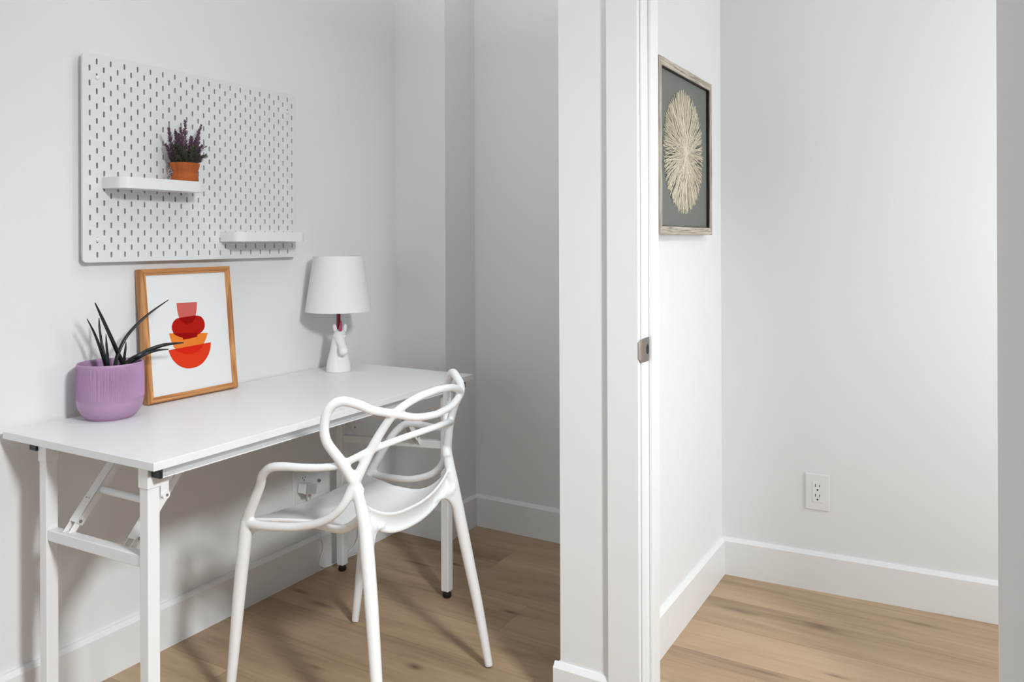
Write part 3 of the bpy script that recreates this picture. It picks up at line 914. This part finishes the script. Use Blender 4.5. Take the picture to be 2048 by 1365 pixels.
for pts, wd in zip(LV, WD):
    a, b_ = Vector(pts[0]), Vector(pts[1])
    root = Vector((PX, PYc, PZb + 0.108)) * 0.45 + a * 0.55; root.z = PZb + 0.107
    ctrl = [root] + pts
    n = len(ctrl)
    rad = [wd * .8, wd] + [wd * (1.05 - 0.6 * (i / (n - 1)) ** 2) for i in range(2, n)]; rad[-1] = wd * .22
    P_, R_ = smooth_path(ctrl, rad, 6)
    bm = B(); add_tube(bm, P_, R_, 10, flat=0.72)
    obj('leaf', bm, M['leaf_dark'], pot, True, 60)

# ---------------------------------------------------------------- table lamp with horse head base
LX, LY, LZ = 0.110, 2.094, ZT
lamp = thing('table_lamp', 'white table lamp with ceramic unicorn head base and plain drum shade on the desk', 'lamp', (LX, LY, LZ))
RV = Vector((math.cos(YAW), math.sin(YAW), 0)); TC = Vector((math.sin(YAW), -math.cos(YAW), 0))


def hl(a, b_, z): return Vector((LX, LY, LZ)) + RV * a + TC * b_ + Vector((0, 0, z))


hb = B()
prof = [(0.001, 0.0), (0.0435, 0.0), (0.0438, 0.006), (0.0425, 0.022), (0.0390, 0.040), (0.0345, 0.058), (0.0300, 0.075), (0.0265, 0.092), (0.0240, 0.108), (0.0215, 0.122), (0.017, 0.134), (0.009, 0.141), (0.001, 0.143)]
add_lathe(hb, prof, LX, LY, 40, LZ)
for a_, b_, z_ in ((0.002, -0.002, 0.124), (-0.002, -0.008, 0.104), (-0.004, -0.010, 0.085)):
    add_ellipsoid(hb, hl(a_, b_, z_), (0.0235, 0.0245, 0.024))                       # thick neck
add_ellipsoid(hb, hl(0.006, 0.010, 0.130), (0.0215, 0.022, 0.020))                 # skull
# the long face, dropping forward and to the right of the base
for q in range(13):
    f_ = q / 12
    r_ = 0.0195 - 0.0058 * min(1, f_ / .62) + (0.0028 * max(0, (f_ - .62) / .38))
    add_ellipsoid(hb, hl(0.0065 + 0.0205 * f_, 0.016 + 0.030 * f_, 0.127 - 0.049 * f_), (r_, r_ * .95, r_ * 1.05))
add_ellipsoid(hb, hl(0.0275, 0.048, 0.074), (0.0158, 0.0130, 0.0120))                # muzzle
for s in (-1, 1):
    add_ellipsoid(hb, hl(0.0075 + s * 0.0165, 0.020, 0.127), (0.0072, 0.0075, 0.0052))  # brow
    add_ellipsoid(hb, hl(0.007 + s * 0.009, 0.013, 0.108), (0.0125, 0.014, 0.019))    # jowl
    add_ellipsoid(hb, hl(0.0275 + s * 0.0085, 0.0555, 0.079), (0.0040, 0.0040, 0.0032)) # nostril rim
add_ellipsoid(hb, hl(-0.006, -0.020, 0.108), (0.009, 0.011, 0.042))                 # mane ridge
hm = bpy.data.meshes.new('h'); hb.to_mesh(hm); hb.free()
ho = bpy.data.objects.new('h', hm); C.objects.link(ho)
md = ho.modifiers.new('r', 'REMESH'); md.mode = 'VOXEL'; md.voxel_size = 0.0016
ms = ho.modifiers.new('s', 'SMOOTH'); ms.factor = 0.5; ms.iterations = 9
bpy.context.view_layer.update()
me = bpy.data.meshes.new_from_object(ho.evaluated_get(bpy.context.evaluated_depsgraph_get()))
bpy.data.objects.remove(ho); bpy.data.meshes.remove(hm)
zmin = min(v.co.z for v in me.vertices)
for v in me.vertices: v.co.z = max(v.co.z, LZ + 0.0002)
me.polygons.foreach_set('use_smooth', [True] * len(me.polygons)); me.name = 'horse_head_base'
me.materials.append(M['ceramic'])
horse = bpy.data.objects.new('horse_head_base', me); C.objects.link(horse); horse.parent = lamp
horse.matrix_parent_inverse = Matrix.Translation(lamp.location).inverted()
for s, lean in ((-1, -.004), (1, .003)):
    bm = B(); c0 = hl(0.006 + s * 0.0150, 0.004, 0.140)
    P_, R_ = smooth_path([c0, c0 + RV * lean * .4 + Vector((0, 0, .010)), c0 + RV * lean + Vector((0, 0, .019)), c0 + RV * lean * 1.2 + Vector((0, 0, .027))], [.0060, .0078, .0070, .0018], 5)
    add_tube(bm, P_, R_, 12, flat=1.0)
    for v in bm.verts: q_ = v.co - c0; v.co = v.co - TC * q_.dot(TC) * 0.5
    e_ = obj('ear', bm, M['ceramic'], horse, True, 60)
bm = B(); P_, R_ = smooth_path([hl(.009, .020, .142), hl(.0115, .023, .155), hl(.0135, .025, .168), hl(.0155, .026, .180)], [.0064, .0060, .0046, .0014], 5)
add_tube(bm, P_, R_, 12); obj('horn', bm, M['glitter'], horse, True, 60)
bm = B(); add_tube(bm, [hl(0.002, 0.004, 0.138), hl(0.0, 0.003, 0.160), hl(0, 0, 0.172), hl(0, 0, 0.300)], [.0030, .0068, .0072, .0072], 18)
obj('stem', bm, M['red'], lamp, True, 50)
ZB, ZTp, RB, RT = 0.944 - LZ, 1.138 - LZ, 0.1155, 0.0865
bm = B(); th = 0.0012
add_lathe(bm, [(RB, ZB), (RT, ZTp), (RT - th, ZTp), (RB - th, ZB), (RB, ZB)], LX, LY, 72, LZ)
bmesh.ops.remove_doubles(bm, verts=bm.verts, dist=1e-6)
obj('lamp_shade', bm, M['shade'], lamp, True, 50)
bm = B()
for k in range(3):
    a = 2 * PI * k / 3 + .4
    add_tube(bm, [hl(0, 0, ZTp - .012), Vector((LX + (RT - .0012) * math.cos(a), LY + (RT - .0012) * math.sin(a), LZ + ZTp - .006))], .0013, 6)
add_lathe(bm, [(.001, ZTp - .016), (.012, ZTp - .016), (.012, ZTp - .009), (.001, ZTp - .009)], LX, LY, 20, LZ)
obj('shade_ring', bm, M['plastic'], lamp, True)
bm = B(); add_ellipsoid(bm, hl(0, 0, .335), (.026, .026, .030)); obj('bulb', bm, M['ceramic'], lamp, True)

# ---------------------------------------------------------------- wall art in the side room
AX, AY0, AY1, AZ0, AZ1 = 1.2665, 2.098, 2.604, 1.207, 1.707
art = thing('wall_art', 'square weathered wood shadowbox with cream stick starburst on grey, hung beside the doorway', 'wall art', (AX, 2.348, 1.457))
DEP, WB = 0.030, 0.023


def abar(side, m):
    bm = B(); prof = [(0, 0), (DEP, 0), (DEP, WB), (0, WB)]; R = []
    for end in (0, 1):
        ring = []
        for u_, in_ in prof:
            if side in 'lr':
                y = AY0 + in_ if side == 'l' else AY1 - in_; z = AZ0 + in_ if end == 0 else AZ1 - in_
            else:
                z = AZ0 + in_ if side == 'b' else AZ1 - in_; y = AY0 + in_ if end == 0 else AY1 - in_
            ring.append(bm.verts.new((AX + u_, y, z)))
        R.append(ring)
    for i in range(4): bm.faces.new((R[0][i], R[1][i], R[1][(i + 1) % 4], R[0][(i + 1) % 4]))
    bm.faces.new(R[0]); bm.faces.new(R[1][::-1])
    obj('frame_bar', bm, m, art)


for s_, m_ in (('l', 'grey_z'), ('r', 'grey_z'), ('b', 'grey_y'), ('t', 'grey_y')): abar(s_, M[m_])
bm = B(); e = .0008; q = WB
for a in ((AX + .012, AX + DEP - .003, AY0 + q, AY0 + q + .002, AZ0 + q, AZ1 - q), (AX + .012, AX + DEP - .003, AY1 - q - .002, AY1 - q, AZ0 + q, AZ1 - q),
          (AX + .012, AX + DEP - .003, AY0 + q, AY1 - q, AZ0 + q, AZ0 + q + .002), (AX + .012, AX + DEP - .003, AY0 + q, AY1 - q, AZ1 - q - .002, AZ1 - q)):
    add_box(bm, *a)
obj('liner', bm, M['black_liner'], art)
bm = B(); add_box(bm, AX + .013, AX + .0180, AY0 + .010, AY1 - .010, AZ0 + .010, AZ1 - .010); obj('backing', bm, M['backing'], art)
bm = B(); cy_, cz_ = 2.341, 1.457
for i in range(620):
    a = 2 * PI * i / 620 * 7 + rng.uniform(-.08, .08)
    r0 = rng.uniform(-.02, .05); r1 = .183 + rng.uniform(-.012, .006)
    tw = rng.uniform(-.30, .30)
    s0 = Vector((0, cy_ + math.cos(a) * r0 + math.sin(a) * tw * .06, cz_ + math.sin(a) * r0 - math.cos(a) * tw * .06))
    a2 = a + tw * .75
    e0 = Vector((0, cy_ + math.cos(a2) * r1, cz_ + math.sin(a2) * r1))
    lay = AX + .0186 + (i % 9) * .0007
    s0.x = lay + .003; e0.x = lay
    add_tube(bm, [s0, e0], rng.uniform(.00065, .00095), 4)
obj('starburst', bm, M['straw'], art)

# ---------------------------------------------------------------- outlets
t = thing('wall_outlet', 'white double socket outlet low on the bright far wall through the doorway', 'outlet', (1.585, 2.836, 0.33))


def on_back(x, off, z):  # point on the side room back wall
    k = (x - p0.x) / d.x; q = p0 + d * k; n = Vector((d.y, -d.x)); return Vector((q.x + n.x * off, q.y + n.y * off, z))


def wallbox(bm, xa, xb, z0, z1, o0, o1, bev=0):
    c = on_back((xa + xb) / 2, (o0 + o1) / 2, (z0 + z1) / 2)
    rot = Matrix.Rotation(math.atan2(d.y, d.x), 4, 'Z')
    hx = (xb - xa) / 2; hy = (o1 - o0) / 2; hz_ = (z1 - z0) / 2
    add_box(bm, -hx, hx, -hy, hy, -hz_, hz_, bevel=bev, mtx=Matrix.Translation(c) @ rot)


OX, OZ = 1.587, 0.3335
bm = B(); wallbox(bm, OX - .0385, OX + .0385, OZ - .0615, OZ + .0615, 0.0003, .006, .0025); obj('cover_plate', bm, M['plastic'], t)
bm = B(); wallbox(bm, OX - .0165, OX + .0165, OZ - .034, OZ + .034, .0055, .0075, .0008); rc = obj('receptacle', bm, M['plastic'], t)
for zz in (OZ + .014, OZ - .019):
    for dx_, hh in ((-.0065, .0045), (.0065, .0036)):
        bm = B(); wallbox(bm, OX + dx_ - .0011, OX + dx_ + .0011, zz + .008 - hh, zz + .008 + hh, .0070, .0078); obj('slot', bm, M['dark'], rc)
    bm = B(); c = on_back(OX, .0071, zz - .006); c2 = on_back(OX, .0079, zz - .006); add_tube(bm, [c, c2], .0028, 14); obj('ground_hole', bm, M['dark'], rc)

t = thing('wall_plate', 'white two gang wall plate with socket and coax jack under the desk', 'wall plate', (-0.008, 2.07, 0.31))
W0, W1, PZ0, PZ1 = 1.985, 2.140, 0.258, 0.385
XW = -0.0078
bm = B(); add_box(bm, XW, XW + .0065, W0, W1, PZ0, PZ1, bevel=.0025); obj('cover_plate', bm, M['plastic'], t)
bm = B(); add_box(bm, XW + .006, XW + .008, 2.014, 2.054, .286, .362, bevel=.0008); rc = obj('receptacle', bm, M['plastic'], t)
for dy_ in (-.0065, .0065):
    bm = B(); add_box(bm, XW + .0075, XW + .0084, 2.034 + dy_ - .001, 2.034 + dy_ + .001, .350, .357); obj('slot', bm, M['dark'], rc)
bm = B(); add_tube(bm, [(XW + .0076, 2.034, .3445), (XW + .0084, 2.034, .3445)], .0027, 12); obj('ground_hole', bm, M['dark'], rc)
bm = B(); add_box(bm, XW + .006, XW + .008, 2.078, 2.118, .280, .348, bevel=.0008); rc = obj('coax_insert', bm, M['plastic'], t)
bm = B(); add_tube(bm, [(XW + .0078, 2.104, .325), (XW + .016, 2.104, .325)], .0048, 16); add_tube(bm, [(XW + .0077, 2.104, .325), (XW + .010, 2.104, .325)], .006, 6)
obj('coax_jack', bm, M['screw'], rc, True)
# plug + cord
t = thing('plug_adapter', 'clear and white power adapter block plugged in under the desk', 'plug', (0.012, 2.04, 0.30))
bm = B()
mt = Matrix.Translation((0.022, 2.024, 0.322)) @ Matrix.Rotation(math.radians(-10), 4, 'X')
add_box(bm, -0.020, 0.018, -0.022, 0.023, -0.017, 0.017, bevel=.003, mtx=mt); obj('housing', bm, M['plastic'], t)
bm = B(); add_box(bm, 0.0185, 0.026, -0.022, 0.023, -0.017, 0.017, bevel=.0015, mtx=mt); obj('clear_cover', bm, M['clear'], t)
bm = B(); add_tube(bm, [(0.014, 2.036, 0.304), (0.013, 2.040, 0.288), (0.012, 2.043, 0.270)], [.007, .006, .004], 12); obj('strain_relief', bm, M['plastic'], t, True)
bm = B()
pts, _ = smooth_path([(0.012, 2.043, 0.269), (0.013, 2.062, 0.20), (0.016, 2.094, 0.145), (0.022, 2.109, 0.090), (0.020, 2.093, 0.045), (0.022, 2.090, 0.026), (0.020, 2.118, 0.010), (0.019, 2.16, 0.0055), (0.018, 2.22, 0.0035), (0.03, 2.32, 0.0035)], None, 8)
add_tube(bm, pts, 0.0024, 8)
tag(obj('power_cord', bm, M['plastic'], None, True), 'thin white power cord hanging from the adapter down to the floor beside the desk leg', 'cord')
bm = B()
pts, _ = smooth_path([(0.030, 2.235, 0.150), (0.030, 2.262, 0.140), (0.032, 2.285, 0.110), (0.032, 2.285, 0.075), (0.031, 2.268, 0.045), (0.030, 2.235, 0.028), (0.030, 2.20, 0.0035), (0.05, 2.15, 0.0030)], None, 8)
add_tube(bm, pts, 0.0026, 8)
tag(obj('cable_loop', bm, M['plastic'], None, True), 'white cable curling in a small loop behind the chair leg', 'cable')
